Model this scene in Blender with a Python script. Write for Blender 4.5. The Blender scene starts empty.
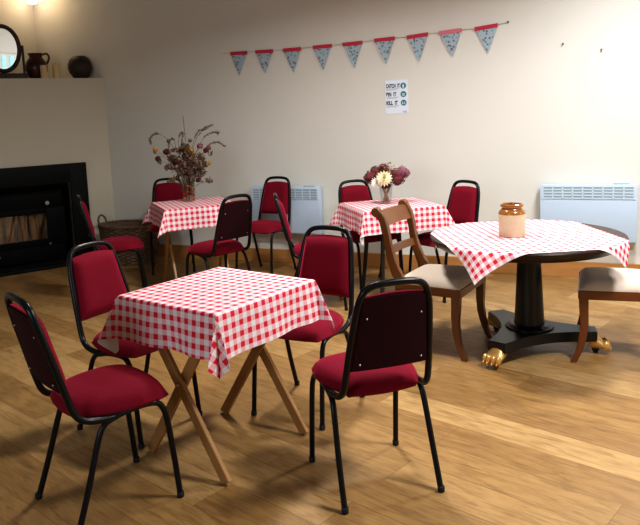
import bpy, bmesh, math, random
from math import sin, cos, pi, radians, degrees, hypot, atan2, sqrt
from mathutils import Vector, Matrix
random.seed(7)
scene = bpy.context.scene
COL = scene.collection

# ------------------------------------------------------------------ helpers
def link(o, parent=None):
    COL.objects.link(o)
    if parent is not None:
        o.parent = parent
    return o

def thing(name, label, cat, loc=(0, 0, 0), rz=0.0, group=None):
    o = bpy.data.objects.new(name, None)
    o.empty_display_size = 0.1
    COL.objects.link(o)
    o.location = loc
    o.rotation_euler = (0, 0, rz)
    tag(o, label, cat, group)
    return o

def tag(o, label, cat, group=None):
    o['label'] = label
    o['category'] = cat
    if group:
        o['group'] = group
    return o

def smooth(me, ang=40):
    for p in me.polygons:
        p.use_smooth = True
    try:
        me.set_sharp_from_angle(angle=radians(ang))
    except Exception:
        pass

def obj(name, bm, mat, parent=None, sm=True, ang=40, label=None, kind=None):
    bmesh.ops.recalc_face_normals(bm, faces=bm.faces[:])
    me = bpy.data.meshes.new(name)
    bm.to_mesh(me)
    bm.free()
    mats = mat if isinstance(mat, (list, tuple)) else [mat]
    for m in mats:
        me.materials.append(m)
    if sm:
        smooth(me, ang)
    o = bpy.data.objects.new(name, me)
    link(o, parent)
    if label:
        o['label'] = label
    if kind:
        o['kind'] = kind
    return o

def struct(name, bm, mat, sm=False, parent=None):
    o = obj(name, bm, mat, parent, sm)
    if parent is None:
        o['kind'] = 'structure'
    return o

def copy_tree(o, parent=None):
    c = o.copy()
    COL.objects.link(c)
    c.parent = parent
    for ch in list(o.children):
        copy_tree(ch, c)
    return c

def BM():
    return bmesh.new()

def frame_of(t):
    t = Vector(t).normalized()
    up = Vector((0, 0, 1)) if abs(t.z) < 0.95 else Vector((0, 1, 0))
    a = t.cross(up).normalized()
    b = t.cross(a).normalized()
    return a, b

def catmull(pts, n=6):
    P = [Vector(p) for p in pts]
    P = [P[0] * 2 - P[1]] + P + [P[-1] * 2 - P[-2]]
    out = []
    for i in range(1, len(P) - 2):
        p0, p1, p2, p3 = P[i - 1], P[i], P[i + 1], P[i + 2]
        for k in range(n):
            t = k / n
            out.append(0.5 * ((2 * p1) + (-p0 + p2) * t + (2 * p0 - 5 * p1 + 4 * p2 - p3) * t * t + (-p0 + 3 * p1 - 3 * p2 + p3) * t ** 3))
    out.append(P[-2])
    return out

def tube(bm, pts, r, seg=10, radii=None, closed=False, caps=True, flat=None):
    """sweep a circle (or ellipse flat=(ra,rb)) along points with parallel transport"""
    P = [Vector(p) for p in pts]
    n = len(P)
    T = []
    for i in range(n):
        if closed:
            t = P[(i + 1) % n] - P[i - 1]
        else:
            t = P[min(i + 1, n - 1)] - P[max(i - 1, 0)]
        T.append(t.normalized())
    a, b = frame_of(T[0])
    rings = []
    for i in range(n):
        if i > 0:
            ax = T[i - 1].cross(T[i])
            if ax.length > 1e-7:
                R = Matrix.Rotation(T[i - 1].angle(T[i]), 3, ax.normalized())
                a = R @ a
            a = (a - T[i] * a.dot(T[i])).normalized()
        b = T[i].cross(a)
        rr = radii[i] if radii else r
        ring = []
        for k in range(seg):
            th = 2 * pi * k / seg
            ring.append(bm.verts.new(P[i] + a * (cos(th) * rr) + b * (sin(th) * rr)))
        rings.append(ring)
    m = n if closed else n - 1
    for i in range(m):
        A, B = rings[i], rings[(i + 1) % n]
        for k in range(seg):
            bm.faces.new((A[k], A[(k + 1) % seg], B[(k + 1) % seg], B[k]))
    if caps and not closed:
        bm.faces.new(rings[0][::-1])
        bm.faces.new(rings[-1])
    return rings

def lathe(bm, prof, seg=32, c=(0, 0, 0), cap_bottom=True, cap_top=True, sx=1, sy=1):
    rings = []
    for r, z in prof:
        rings.append([bm.verts.new((c[0] + cos(2 * pi * k / seg) * r * sx, c[1] + sin(2 * pi * k / seg) * r * sy, c[2] + z)) for k in range(seg)])
    for i in range(len(rings) - 1):
        for k in range(seg):
            bm.faces.new((rings[i][k], rings[i][(k + 1) % seg], rings[i + 1][(k + 1) % seg], rings[i + 1][k]))
    if cap_bottom:
        bm.faces.new(rings[0][::-1])
    if cap_top:
        bm.faces.new(rings[-1])

def box(bm, x0, x1, y0, y1, z0, z1, M=None):
    vs = [Vector((x, y, z)) for z in (z0, z1) for y in (y0, y1) for x in (x0, x1)]
    if M is not None:
        vs = [M @ v for v in vs]
    v = [bm.verts.new(p) for p in vs]
    for f in ((0, 2, 3, 1), (4, 5, 7, 6), (0, 1, 5, 4), (2, 6, 7, 3), (0, 4, 6, 2), (1, 3, 7, 5)):
        bm.faces.new([v[i] for i in f])
    return v

def rbox(bm, x0, x1, y0, y1, z0, z1, b=0.003, seg=2, M=None):
    t = BM()
    box(t, x0, x1, y0, y1, z0, z1)
    bmesh.ops.bevel(t, geom=t.edges[:], offset=b, segments=seg, affect='EDGES', profile=0.6)
    merge(bm, t, M)

def merge(bm, t, M=None):
    t.verts.index_update()
    mp = {}
    for v in t.verts:
        mp[v.index] = bm.verts.new((M @ v.co) if M is not None else v.co)
    uvs = t.loops.layers.uv.active
    uvd = bm.loops.layers.uv.active or (bm.loops.layers.uv.new('UVMap') if uvs else None)
    for f in t.faces:
        try:
            nf = bm.faces.new([mp[v.index] for v in f.verts])
            nf.material_index = f.material_index
            if uvs:
                for l0, l1 in zip(f.loops, nf.loops):
                    l1[uvd].uv = l0[uvs].uv
        except ValueError:
            pass
    t.free()

def bar(bm, p, q, w, d, side=None, b=0.003):
    """rectangular bar from p to q, w wide along `side`, d deep"""
    p, q = Vector(p), Vector(q)
    t = (q - p)
    L = t.length
    t.normalize()
    if side is None:
        a, c = frame_of(t)
    else:
        a = Vector(side)
        a = (a - t * a.dot(t)).normalized()
        c = t.cross(a)
    M = Matrix(((a.x, c.x, t.x, p.x), (a.y, c.y, t.y, p.y), (a.z, c.z, t.z, p.z), (0, 0, 0, 1)))
    rbox(bm, -w / 2, w / 2, -d / 2, d / 2, 0, L, b, 1, M)

def ribbon_solid(bm, sections):
    """sections: list of 4-corner loops (Vectors) -> solid of changing rectangular section"""
    rings = [[bm.verts.new(p) for p in s] for s in sections]
    n = len(rings[0])
    for i in range(len(rings) - 1):
        for k in range(n):
            bm.faces.new((rings[i][k], rings[i][(k + 1) % n], rings[i + 1][(k + 1) % n], rings[i + 1][k]))
    bm.faces.new(rings[0][::-1])
    bm.faces.new(rings[-1])

def prism(bm, poly, z0, z1):
    a = [bm.verts.new((x, y, z0)) for x, y in poly]
    b = [bm.verts.new((x, y, z1)) for x, y in poly]
    n = len(poly)
    for i in range(n):
        bm.faces.new((a[i], a[(i + 1) % n], b[(i + 1) % n], b[i]))
    bm.faces.new(a[::-1])
    bm.faces.new(b)

# ------------------------------------------------------------------ materials
def srgb(r, g, b):
    f = lambda c: (c / 255 / 12.92) if c / 255 <= 0.04045 else ((c / 255 + 0.055) / 1.055) ** 2.4
    return (f(r), f(g), f(b), 1)

def mat(name, col, rough=0.5, metal=0.0, noise=None, bump=None, spec=0.5, sheen=0.0, coat=0.0, emit=None):
    m = bpy.data.materials.new(name)
    m.use_nodes = True
    nt = m.node_tree
    p = nt.nodes['Principled BSDF']
    p.inputs['Base Color'].default_value = col
    p.inputs['Roughness'].default_value = rough
    p.inputs['Metallic'].default_value = metal
    p.inputs['Specular IOR Level'].default_value = spec
    if sheen:
        p.inputs['Sheen Weight'].default_value = sheen
        p.inputs['Sheen Roughness'].default_value = 0.4
    if coat:
        p.inputs['Coat Weight'].default_value = coat
        p.inputs['Coat Roughness'].default_value = 0.15
    tc = nt.nodes.new('ShaderNodeTexCoord')
    if noise:                      # (scale, amount 0-1, stretch xyz)
        sc, amt = noise[0], noise[1]
        mp = nt.nodes.new('ShaderNodeMapping')
        mp.inputs['Scale'].default_value = noise[2] if len(noise) > 2 else (1, 1, 1)
        nt.links.new(tc.outputs['Object'], mp.inputs[0])
        n = nt.nodes.new('ShaderNodeTexNoise')
        n.inputs['Scale'].default_value = sc
        n.inputs['Detail'].default_value = 4
        nt.links.new(mp.outputs[0], n.inputs['Vector'])
        mx = nt.nodes.new('ShaderNodeMix')
        mx.data_type = 'RGBA'
        mx.inputs[6].default_value = tuple(c * (1 - amt) for c in col[:3]) + (1,)
        mx.inputs[7].default_value = tuple(min(1, c * (1 + amt)) for c in col[:3]) + (1,)
        nt.links.new(n.outputs['Fac'], mx.inputs[0])
        nt.links.new(mx.outputs[2], p.inputs['Base Color'])
    if bump:
        n2 = nt.nodes.new('ShaderNodeTexNoise')
        n2.inputs['Scale'].default_value = bump[0]
        n2.inputs['Detail'].default_value = 3
        nt.links.new(tc.outputs['Object'], n2.inputs['Vector'])
        bp = nt.nodes.new('ShaderNodeBump')
        bp.inputs['Strength'].default_value = bump[1]
        bp.inputs['Distance'].default_value = 0.002
        nt.links.new(n2.outputs['Fac'], bp.inputs['Height'])
        nt.links.new(bp.outputs[0], p.inputs['Normal'])
    if emit:
        p.inputs['Emission Color'].default_value = emit[0]
        p.inputs['Emission Strength'].default_value = emit[1]
    return m

M_wall = mat('wall_paint', (0.71, 0.70, 0.645, 1), 0.85, noise=(1.3, 0.03), bump=(60, 0.08), spec=0.2)
M_breast = mat('breast_paint', (0.64, 0.60, 0.49, 1), 0.85, noise=(1.5, 0.03), spec=0.2)
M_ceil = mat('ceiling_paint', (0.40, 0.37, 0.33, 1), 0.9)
M_velvet = mat('red_velvet', (0.165, 0.006, 0.018, 1), 0.85, noise=(260, 0.35), bump=(400, 0.25), spec=0.10, sheen=0.6)
M_velvet.node_tree.nodes['Principled BSDF'].inputs['Sheen Tint'].default_value = (0.75, 0.06, 0.14, 1)
M_maroon = mat('maroon_backing', (0.022, 0.002, 0.005, 1), 0.8, noise=(200, 0.3), spec=0.2)
M_black = mat('black_enamel', (0.007, 0.007, 0.008, 1), 0.28, spec=0.25)
M_rubber = mat('black_rubber', (0.008, 0.008, 0.008, 1), 0.7)
M_underside = mat('black_board', (0.01, 0.008, 0.009, 1), 0.8)
M_screw = mat('steel_screw', (0.45, 0.43, 0.40, 1), 0.35, 1.0)
M_beech = mat('pale_wood', srgb(158, 116, 68), 0.5, noise=(9, 0.22, (1, 1, 0.25)))
M_darkleg = mat('dark_wood_leg', (0.014, 0.010, 0.008, 1), 0.5)
M_mahog = mat('dark_mahogany', (0.022, 0.009, 0.006, 1), 0.35, noise=(8, 0.4, (4, 1, 1)), spec=0.3)
M_ebony = mat('ebonised_wood', (0.007, 0.008, 0.009, 1), 0.33, spec=0.42)
M_gold = mat('gilded_paw', (0.72, 0.44, 0.15, 1), 0.36, .55, noise=(40, 0.4), bump=(60, 0.4))
M_walnut = mat('brown_polished_wood', srgb(108, 66, 31), 0.42, noise=(7, 0.3, (1, 1, 0.3)), coat=0.25)
M_walnut_d = mat('red_brown_polished_wood', srgb(104, 56, 24), 0.38, noise=(7, 0.3, (1, 1, 0.3)), coat=0.3)
M_pad = mat('beige_seat_fabric', srgb(206, 190, 174), 0.9, noise=(90, 0.10), bump=(300, 0.3), spec=0.2)
M_heater = mat('white_enamel', srgb(190, 209, 229), 0.4, spec=0.4)
M_slot = mat('grille_shadow', srgb(150, 172, 186), 0.6)
M_slat = mat('radiator_slat', srgb(200, 215, 228), 0.5)
M_oak = mat('oak_skirting', srgb(176, 126, 72), 0.5, noise=(6, 0.22, (1, 1, 6)))
M_slate = mat('black_slate', (0.006, 0.0075, 0.008, 1), 0.5, noise=(12, 0.3), spec=0.15)
M_iron = mat('cast_iron', (0.003, 0.0033, 0.0036, 1), 0.5, spec=0.12)
M_recess = mat('recess_black', (0.003, 0.003, 0.003, 1), 0.9)  # even near-black colour for the lining of the fire opening
M_grout = mat('pale_grout', (0.055, 0.055, 0.055, 1), 0.8)
M_log = mat('pale_log', srgb(214, 168, 120), 0.8, noise=(12, 0.5, (1, 1, .3)))
M_brick = mat('fire_brick', srgb(196, 158, 122), 0.9, noise=(10, 0.4))
M_wicker = mat('dark_wicker', srgb(112, 90, 70), 0.75, noise=(16, 0.85, (1, 1, 5)))
M_jug = mat('brown_glaze', (0.060, 0.016, 0.009, 1), 0.3, noise=(8, 0.3))
M_candle = mat('cream_wax', srgb(222, 196, 156), 0.6)
M_pot = mat('dark_woven_bark', (0.030, 0.018, 0.012, 1), 0.5, noise=(40, 0.6), bump=(50, 0.6))
M_mirrorframe = mat('dark_frame_wood', (0.032, 0.014, 0.008, 1), 0.4)
M_mirror = mat('silvered_glass', (0.86, 0.88, 0.88, 1), 0.02, 1.0)
M_stone = mat('stoneware', srgb(192, 176, 146), 0.55, noise=(50, 0.10), spec=0.35)
M_glaze = mat('tan_salt_glaze', srgb(140, 92, 34), 0.22, noise=(14, 0.3), coat=0.6)
M_white = mat('white_plastic', (0.8, 0.8, 0.78, 1), 0.5)
M_paper = mat('poster_paper', srgb(224, 232, 244), 0.6)
M_ink = mat('black_ink', srgb(34, 33, 35), 0.7)
M_teal = mat('teal_ink', srgb(52, 122, 128), 0.7)
M_greyink = mat('grey_ink', srgb(160, 170, 182), 0.7)
M_string = mat('cotton_string', srgb(206, 198, 182), 0.9)
M_band = mat('red_bias_tape', srgb(192, 52, 74), 0.85)
M_bandp = mat('pink_bias_tape', srgb(214, 120, 132), 0.85)
M_nail = mat('nail_steel', (0.15, 0.13, 0.11, 1), 0.4, 0.8)
M_shell = mat('white_shade', (1.0, 0.9, 0.75, 1), 0.4, emit=((1.0, 0.74, 0.55, 1), 5.0))
M_dry = mat('dry_stem', srgb(92, 70, 50), 0.9)
M_beigeleaf = mat('beige_leaf', srgb(150, 122, 92), 0.9, noise=(20, 0.4))
M_dryleaf = mat('dry_leaf', srgb(108, 84, 66), 0.9, noise=(20, 0.4))
M_plume = mat('grass_plume', srgb(110, 88, 70), 0.9)
M_burg = mat('burgundy_flower', srgb(84, 22, 30), 0.85, noise=(40, 0.4))
M_ochre = mat('ochre_flower', srgb(190, 140, 52), 0.8, noise=(40, 0.2))
M_dusky = mat('dusky_pink_flower', srgb(150, 84, 92), 0.85, noise=(50, 0.35))
M_plum = mat('plum_hydrangea', srgb(104, 42, 46), 0.85, noise=(60, 0.45))
M_mauve = mat('mauve_hydrangea', srgb(146, 92, 112), 0.85, noise=(60, 0.35))
M_cream = mat('cream_petal', srgb(244, 232, 196), 0.7)
M_whitep = mat('white_petal', srgb(238, 234, 224), 0.7)
M_red = mat('red_petal', srgb(186, 34, 42), 0.7)
M_yell = mat('yellow_petal', srgb(206, 156, 40), 0.7)
M_pstem = mat('brown_stem', srgb(120, 92, 52), 0.7)

def glass_mat(name, tint=(1, 1, 1, 1), rough=0.02, mix=0.75):
    m = bpy.data.materials.new(name)
    m.use_nodes = True
    nt = m.node_tree
    for n in list(nt.nodes):
        nt.nodes.remove(n)
    out = nt.nodes.new('ShaderNodeOutputMaterial')
    tr = nt.nodes.new('ShaderNodeBsdfTransparent')
    tr.inputs[0].default_value = tint
    gl = nt.nodes.new('ShaderNodeBsdfGlossy')
    gl.inputs['Roughness'].default_value = rough
    fr = nt.nodes.new('ShaderNodeFresnel')
    fr.inputs[0].default_value = 1.45
    ad = nt.nodes.new('ShaderNodeMath')
    ad.operation = 'ADD'
    ad.inputs[1].default_value = 0.03
    nt.links.new(fr.outputs[0], ad.inputs[0])
    mx = nt.nodes.new('ShaderNodeMixShader')
    nt.links.new(ad.outputs[0], mx.inputs[0])
    mx.inputs[0].default_value = 0.07
    nt.links.remove(mx.inputs[0].links[0])
    nt.links.new(tr.outputs[0], mx.inputs[1])
    nt.links.new(gl.outputs[0], mx.inputs[2])
    nt.links.new(mx.outputs[0], out.inputs[0])
    return m
M_glass = glass_mat('clear_glass', (0.93, 0.95, 0.94, 1))
M_stoveglass = glass_mat('stove_glass', (0.75, 0.72, 0.68, 1))

def gingham(name, period=0.0435, off=(0.0, 0.0)):
    m = bpy.data.materials.new(name)
    m.use_nodes = True
    nt = m.node_tree
    N, L = nt.nodes, nt.links
    p = N['Principled BSDF']
    p.inputs['Roughness'].default_value = 0.6
    p.inputs['Specular IOR Level'].default_value = 0.3
    uv = N.new('ShaderNodeUVMap')
    sep = N.new('ShaderNodeSeparateXYZ')
    L.new(uv.outputs[0], sep.inputs[0])
    def math_(op, a, b=None):
        n = N.new('ShaderNodeMath')
        n.operation = op
        for i, v in enumerate((a, b)):
            if v is None:
                continue
            if isinstance(v, (int, float)):
                n.inputs[i].default_value = v
            else:
                L.new(v, n.inputs[i])
        return n.outputs[0]
    st = []
    for i in range(2):
        s = math_('MULTIPLY', math_('ADD', sep.outputs[i], off[i] + 50 * period), 1 / period)
        fr = math_('FRACT', s)
        tri = math_('ABSOLUTE', math_('SUBTRACT', fr, 0.5))       # 0..0.5
        e = N.new('ShaderNodeMapRange')
        e.inputs[1].default_value = 0.235
        e.inputs[2].default_value = 0.265
        L.new(tri, e.inputs[0])
        st.append(e.outputs[0])
    both = math_('MULTIPLY', st[0], st[1])
    one = math_('SUBTRACT', math_('MAXIMUM', st[0], st[1]), both)
    white = srgb(230, 228, 228)
    m1 = N.new('ShaderNodeMix'); m1.data_type = 'RGBA'
    m1.inputs[6].default_value = white
    m1.inputs[7].default_value = srgb(232, 176, 184)
    L.new(one, m1.inputs[0])
    m2 = N.new('ShaderNodeMix'); m2.data_type = 'RGBA'
    m2.inputs[7].default_value = srgb(208, 30, 52)
    L.new(m1.outputs[2], m2.inputs[6])
    L.new(both, m2.inputs[0])
    # plain white reverse of the cloth
    geo = N.new('ShaderNodeNewGeometry')
    m3 = N.new('ShaderNodeMix'); m3.data_type = 'RGBA'
    m3.inputs[7].default_value = srgb(232, 234, 236)
    L.new(m2.outputs[2], m3.inputs[6])
    L.new(geo.outputs['Backfacing'], m3.inputs[0])
    L.new(m3.outputs[2], p.inputs['Base Color'])
    return m
M_ging = gingham('red_gingham')

def floor_mat():
    m = bpy.data.materials.new('oak_planks')
    m.use_nodes = True
    nt = m.node_tree
    N, L = nt.nodes, nt.links
    p = N['Principled BSDF']
    p.inputs['Roughness'].default_value = 0.42
    p.inputs['Specular IOR Level'].default_value = 0.4
    tc = N.new('ShaderNodeTexCoord')
    mp = N.new('ShaderNodeMapping')
    mp.inputs['Rotation'].default_value = (0, 0, radians(42))
    mp.inputs['Location'].default_value = (0.33, 0.06, 0)
    L.new(tc.outputs['Object'], mp.inputs[0])
    br = N.new('ShaderNodeTexBrick')
    br.offset = 0.37
    br.inputs['Color1'].default_value = (0, 0, 0, 1)
    br.inputs['Color2'].default_value = (1, 1, 1, 1)
    br.inputs['Mortar'].default_value = (0.3, 0.3, 0.3, 1)
    br.inputs['Scale'].default_value = 1.0
    br.inputs['Mortar Size'].default_value = 0.0016
    br.inputs['Mortar Smooth'].default_value = 0.3
    br.inputs['Bias'].default_value = 0.0
    br.inputs['Brick Width'].default_value = 1.22
    br.inputs['Row Height'].default_value = 0.19
    L.new(mp.outputs[0], br.inputs['Vector'])
    ramp = N.new('ShaderNodeValToRGB')
    cr = ramp.color_ramp
    cr.elements[0].position = 0.0
    cr.elements[0].color = srgb(140, 107, 65)
    cr.elements[1].position = 1.0
    cr.elements[1].color = srgb(172, 140, 93)
    e = cr.elements.new(0.35); e.color = srgb(147, 114, 68)
    e = cr.elements.new(0.7); e.color = srgb(157, 123, 76)
    L.new(br.outputs['Color'], ramp.inputs[0])
    # long grain
    mg = N.new('ShaderNodeMapping')
    mg.inputs['Scale'].default_value = (2.6, 24, 1)
    L.new(mp.outputs[0], mg.inputs[0])
    # shift the grain per plank
    addv = N.new('ShaderNodeVectorMath'); addv.operation = 'MULTIPLY_ADD'
    addv.inputs[1].default_value = (7, 13, 0)
    L.new(br.outputs['Color'], addv.inputs[0])
    L.new(mg.outputs[0], addv.inputs[2])
    ng = N.new('ShaderNodeTexNoise')
    ng.inputs['Scale'].default_value = 1.5
    ng.inputs['Detail'].default_value = 7
    ng.inputs['Roughness'].default_value = 0.62
    ng.inputs['Distortion'].default_value = 1.6
    L.new(addv.outputs[0], ng.inputs['Vector'])
    gr = N.new('ShaderNodeValToRGB')
    gr.color_ramp.elements[0].position = 0.30
    gr.color_ramp.elements[0].color = (0.52, 0.47, 0.40, 1)
    gr.color_ramp.elements[1].position = 0.52
    gr.color_ramp.elements[1].color = (1.04, 1.04, 1.04, 1)
    L.new(ng.outputs['Fac'], gr.inputs[0])
    mu = N.new('ShaderNodeMix'); mu.data_type = 'RGBA'; mu.blend_type = 'MULTIPLY'
    mu.inputs[0].default_value = 0.75
    L.new(ramp.outputs[0], mu.inputs[6])
    L.new(gr.outputs[0], mu.inputs[7])
    # cloudy figure
    nk = N.new('ShaderNodeTexNoise')
    nk.inputs['Scale'].default_value = 3.2
    nk.inputs['Detail'].default_value = 3
    mk = N.new('ShaderNodeMapping'); mk.inputs['Scale'].default_value = (1, 2.2, 1)
    L.new(addv.outputs[0], mk.inputs[0])
    mk.inputs['Scale'].default_value = (1, .35, 1)
    L.new(mk.outputs[0], nk.inputs['Vector'])
    kr = N.new('ShaderNodeValToRGB')
    kr.color_ramp.elements[0].position = 0.35
    kr.color_ramp.elements[0].color = (0.78, 0.74, 0.68, 1)
    kr.color_ramp.elements[1].position = 0.6
    kr.color_ramp.elements[1].color = (1.05, 1.05, 1.05, 1)
    L.new(nk.outputs['Fac'], kr.inputs[0])
    mu2 = N.new('ShaderNodeMix'); mu2.data_type = 'RGBA'; mu2.blend_type = 'MULTIPLY'
    mu2.inputs[0].default_value = 0.7
    L.new(mu.outputs[2], mu2.inputs[6])
    L.new(kr.outputs[0], mu2.inputs[7])
    # joints
    jt = N.new('ShaderNodeMix'); jt.data_type = 'RGBA'
    jt.inputs[7].default_value = srgb(96, 62, 30)
    L.new(mu2.outputs[2], jt.inputs[6])
    sc_ = N.new('ShaderNodeMath'); sc_.operation = 'MULTIPLY'; sc_.inputs[1].default_value = 0.6
    L.new(br.outputs['Fac'], sc_.inputs[0])
    L.new(sc_.outputs[0], jt.inputs[0])
    L.new(jt.outputs[2], p.inputs['Base Color'])
    bp = N.new('ShaderNodeBump')
    bp.inputs['Strength'].default_value = 0.08
    L.new(ng.outputs['Fac'], bp.inputs['Height'])
    L.new(bp.outputs[0], p.inputs['Normal'])
    return m
M_floor = floor_mat()

def fabric_print():
    """pale blue cotton with small floral sprigs"""
    m = bpy.data.materials.new('blue_sprig_cotton')
    m.use_nodes = True
    nt = m.node_tree
    N, L = nt.nodes, nt.links
    p = N['Principled BSDF']
    p.inputs['Roughness'].default_value = 0.9
    tc = N.new('ShaderNodeTexCoord')
    v = N.new('ShaderNodeTexVoronoi')
    v.inputs['Scale'].default_value = 38
    L.new(tc.outputs['Object'], v.inputs['Vector'])
    r = N.new('ShaderNodeValToRGB')
    r.color_ramp.interpolation = 'CONSTANT'
    r.color_ramp.elements[0].color = srgb(112, 118, 128)
    r.color_ramp.elements[1].position = 0.36
    r.color_ramp.elements[1].color = srgb(166, 184, 196)
    L.new(v.outputs['Distance'], r.inputs[0])
    mx = N.new('ShaderNodeMix'); mx.data_type = 'RGBA'
    th = N.new('ShaderNodeMath'); th.operation = 'GREATER_THAN'; th.inputs[1].default_value = 0.72
    sp = N.new('ShaderNodeSeparateColor')
    L.new(v.outputs['Color'], sp.inputs[0])
    L.new(sp.outputs[0], th.inputs[0])
    lt = N.new('ShaderNodeMath'); lt.operation = 'LESS_THAN'; lt.inputs[1].default_value = 0.36
    L.new(v.outputs['Distance'], lt.inputs[0])
    mm = N.new('ShaderNodeMath'); mm.operation = 'MULTIPLY'
    L.new(th.outputs[0], mm.inputs[0]); L.new(lt.outputs[0], mm.inputs[1])
    L.new(mm.outputs[0], mx.inputs[0])
    L.new(r.outputs[0], mx.inputs[6])
    mx.inputs[7].default_value = srgb(96, 168, 160)
    L.new(mx.outputs[2], p.inputs['Base Color'])
    return m
M_print = fabric_print()

# ------------------------------------------------------------------ camera
CH = 1.42260
pitch, roll = 0.12491, -0.04232
fpx, ppx, ppy = 698.85, 318.157, 199.745
fw = Vector((0, cos(pitch), -sin(pitch)))
r0 = Vector((1, 0, 0)); u0 = Vector((0, sin(pitch), cos(pitch)))
rr_ = r0 * cos(roll) + u0 * sin(roll)
uu_ = -r0 * sin(roll) + u0 * cos(roll)
cam = bpy.data.cameras.new('camera')
camo = bpy.data.objects.new('camera', cam)
COL.objects.link(camo)
camo.matrix_world = Matrix(((rr_.x, uu_.x, -fw.x, 0), (rr_.y, uu_.y, -fw.y, 0), (rr_.z, uu_.z, -fw.z, CH), (0, 0, 0, 1)))
cam.sensor_fit = 'HORIZONTAL'
cam.sensor_width = 36
cam.lens = fpx / 640 * 36
cam.shift_x = (320 - ppx) / 640
cam.shift_y = (ppy - 262.5) / 640
cam.clip_start = 0.05
scene.camera = camo

# ------------------------------------------------------------------ room shell
WD = Vector((0.91906, -0.39413, 0))          # along the back wall (towards the right)
WN = Vector((-0.39413, -0.91906, 0))         # out of the back wall, into the room
W0 = Vector((0, 6.4622, 0))
H = 2.95
def wp(s, off=0.0, z=0.0):
    v = W0 + WD * s + WN * off
    return Vector((v.x, v.y, z))
Rw = Matrix(((WD.x, -WN.x, 0, W0.x), (WD.y, -WN.y, 0, W0.y), (0, 0, 1, 0), (0, 0, 0, 1)))   # local x along wall, local y into the wall

SHZ = 1.868
SL, SR, DP = -3.24, 5.6, 9.0
bm = BM(); prism(bm, [tuple(wp(SL - .1, -.1))[:2], tuple(wp(SL - .1, DP + .1))[:2], tuple(wp(SR + .1, DP + .1))[:2], tuple(wp(SR + .1, -.1))[:2]], -0.1, 0.0)
struct('floor', bm, M_floor)
bm = BM(); prism(bm, [tuple(wp(SL - .1, -.1))[:2], tuple(wp(SL - .1, DP + .1))[:2], tuple(wp(SR + .1, DP + .1))[:2], tuple(wp(SR + .1, -.1))[:2]], H, H + .1)
struct('ceiling', bm, M_ceil)
bm = BM(); box(bm, SL - .1, SR + .1, 0, .1, 0, H, Rw); struct('wall_back', bm, M_wall)
bm = BM(); box(bm, SL - .1, SL, -DP, -1.45, 0, H, Rw); box(bm, SL - .1, SL, -1.45, 0, SHZ - .03, H, Rw); struct('wall_left', bm, M_wall)
# right wall with a window opening, front wall closed
w0, w1, wz0, wz1 = -4.15, -3.1, 0.92, 1.42
bm = BM()
box(bm, SR, SR + .1, -DP, w0, 0, H, Rw); box(bm, SR, SR + .1, w1, 0, 0, H, Rw)
box(bm, SR, SR + .1, w0, w1, 0, wz0, Rw); box(bm, SR, SR + .1, w0, w1, wz1, H, Rw)
struct('wall_right', bm, M_wall)
bm = BM(); box(bm, SL - .1, SR + .1, -DP - .1, -DP, 0, H, Rw); struct('wall_front', bm, M_wall)
# window in the right wall (seen only in the oval mirror)
bm = BM()
box(bm, SR + .02, SR + .09, w0, w1, wz0, wz0 + .06, Rw); box(bm, SR + .02, SR + .09, w0, w1, wz1 - .06, wz1, Rw)
for i in range(7):
    yy = w0 + (w1 - w0 - .06) * i / 6
    box(bm, SR + .02, SR + .09, yy, yy + .06, wz0 + .06, wz1 - .06, Rw)
wf_ = obj('window_1', bm, M_white, None, False); wf_['kind'] = 'structure'
bm = BM(); box(bm, SR + .05, SR + .055, w0 + .06, w1 - .06, wz0 + .06, wz1 - .06, Rw)
obj('window_pane', bm, M_glass, wf_, False)

# chimney breast built across the corner
Q = Vector((-2.178, 7.396, 0)); BA = radians(36)
BU = Vector((cos(BA), sin(BA), 0)); BN = Vector((sin(BA), -cos(BA), 0))
Rb = Matrix(((BU.x, -BN.x, 0, Q.x), (BU.y, -BN.y, 0, Q.y), (0, 0, 1, 0), (0, 0, 0, 1)))        # local x along breast, local y behind it
def bp_(t, back=0.0, z=0.0):
    v = Q + BU * t - BN * back
    return Vector((v.x, v.y, z))
oL, oR, oT = -1.53, -0.44, 0.815            # fire opening
tl = -1.70
cornerp = wp(SL, 0.0)
leftp = bp_(tl)
bm = BM()
box(bm, oR, 0.0, 0, .06, 0, SHZ, Rb); box(bm, tl, oL, 0, .06, 0, SHZ, Rb); box(bm, oL, oR, 0, .06, oT, SHZ, Rb)
struct('wall_chimney', bm, M_breast)
bm = BM()
pts = [Q, cornerp + WN * 0.0, leftp]
prism(bm, [(p.x, p.y) for p in (bp_(0, .06), cornerp, bp_(tl, .06))], SHZ - .04, SHZ - .002)
struct('trim_1', bm, M_breast)

# skirting
def skirting(name, s0, s1):
    b = BM(); rbox(b, s0, s1, -.018, 0, 0, .128, .004, 2, Rw); struct(name, b, M_oak)
skirting('baseboard_back', SL + .9, SR)
bm = BM(); rbox(bm, -.255, -.022, -.018, 0, 0, .128, .004, 2, Rb); struct('baseboard_chimney', bm, M_oak)

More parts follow.
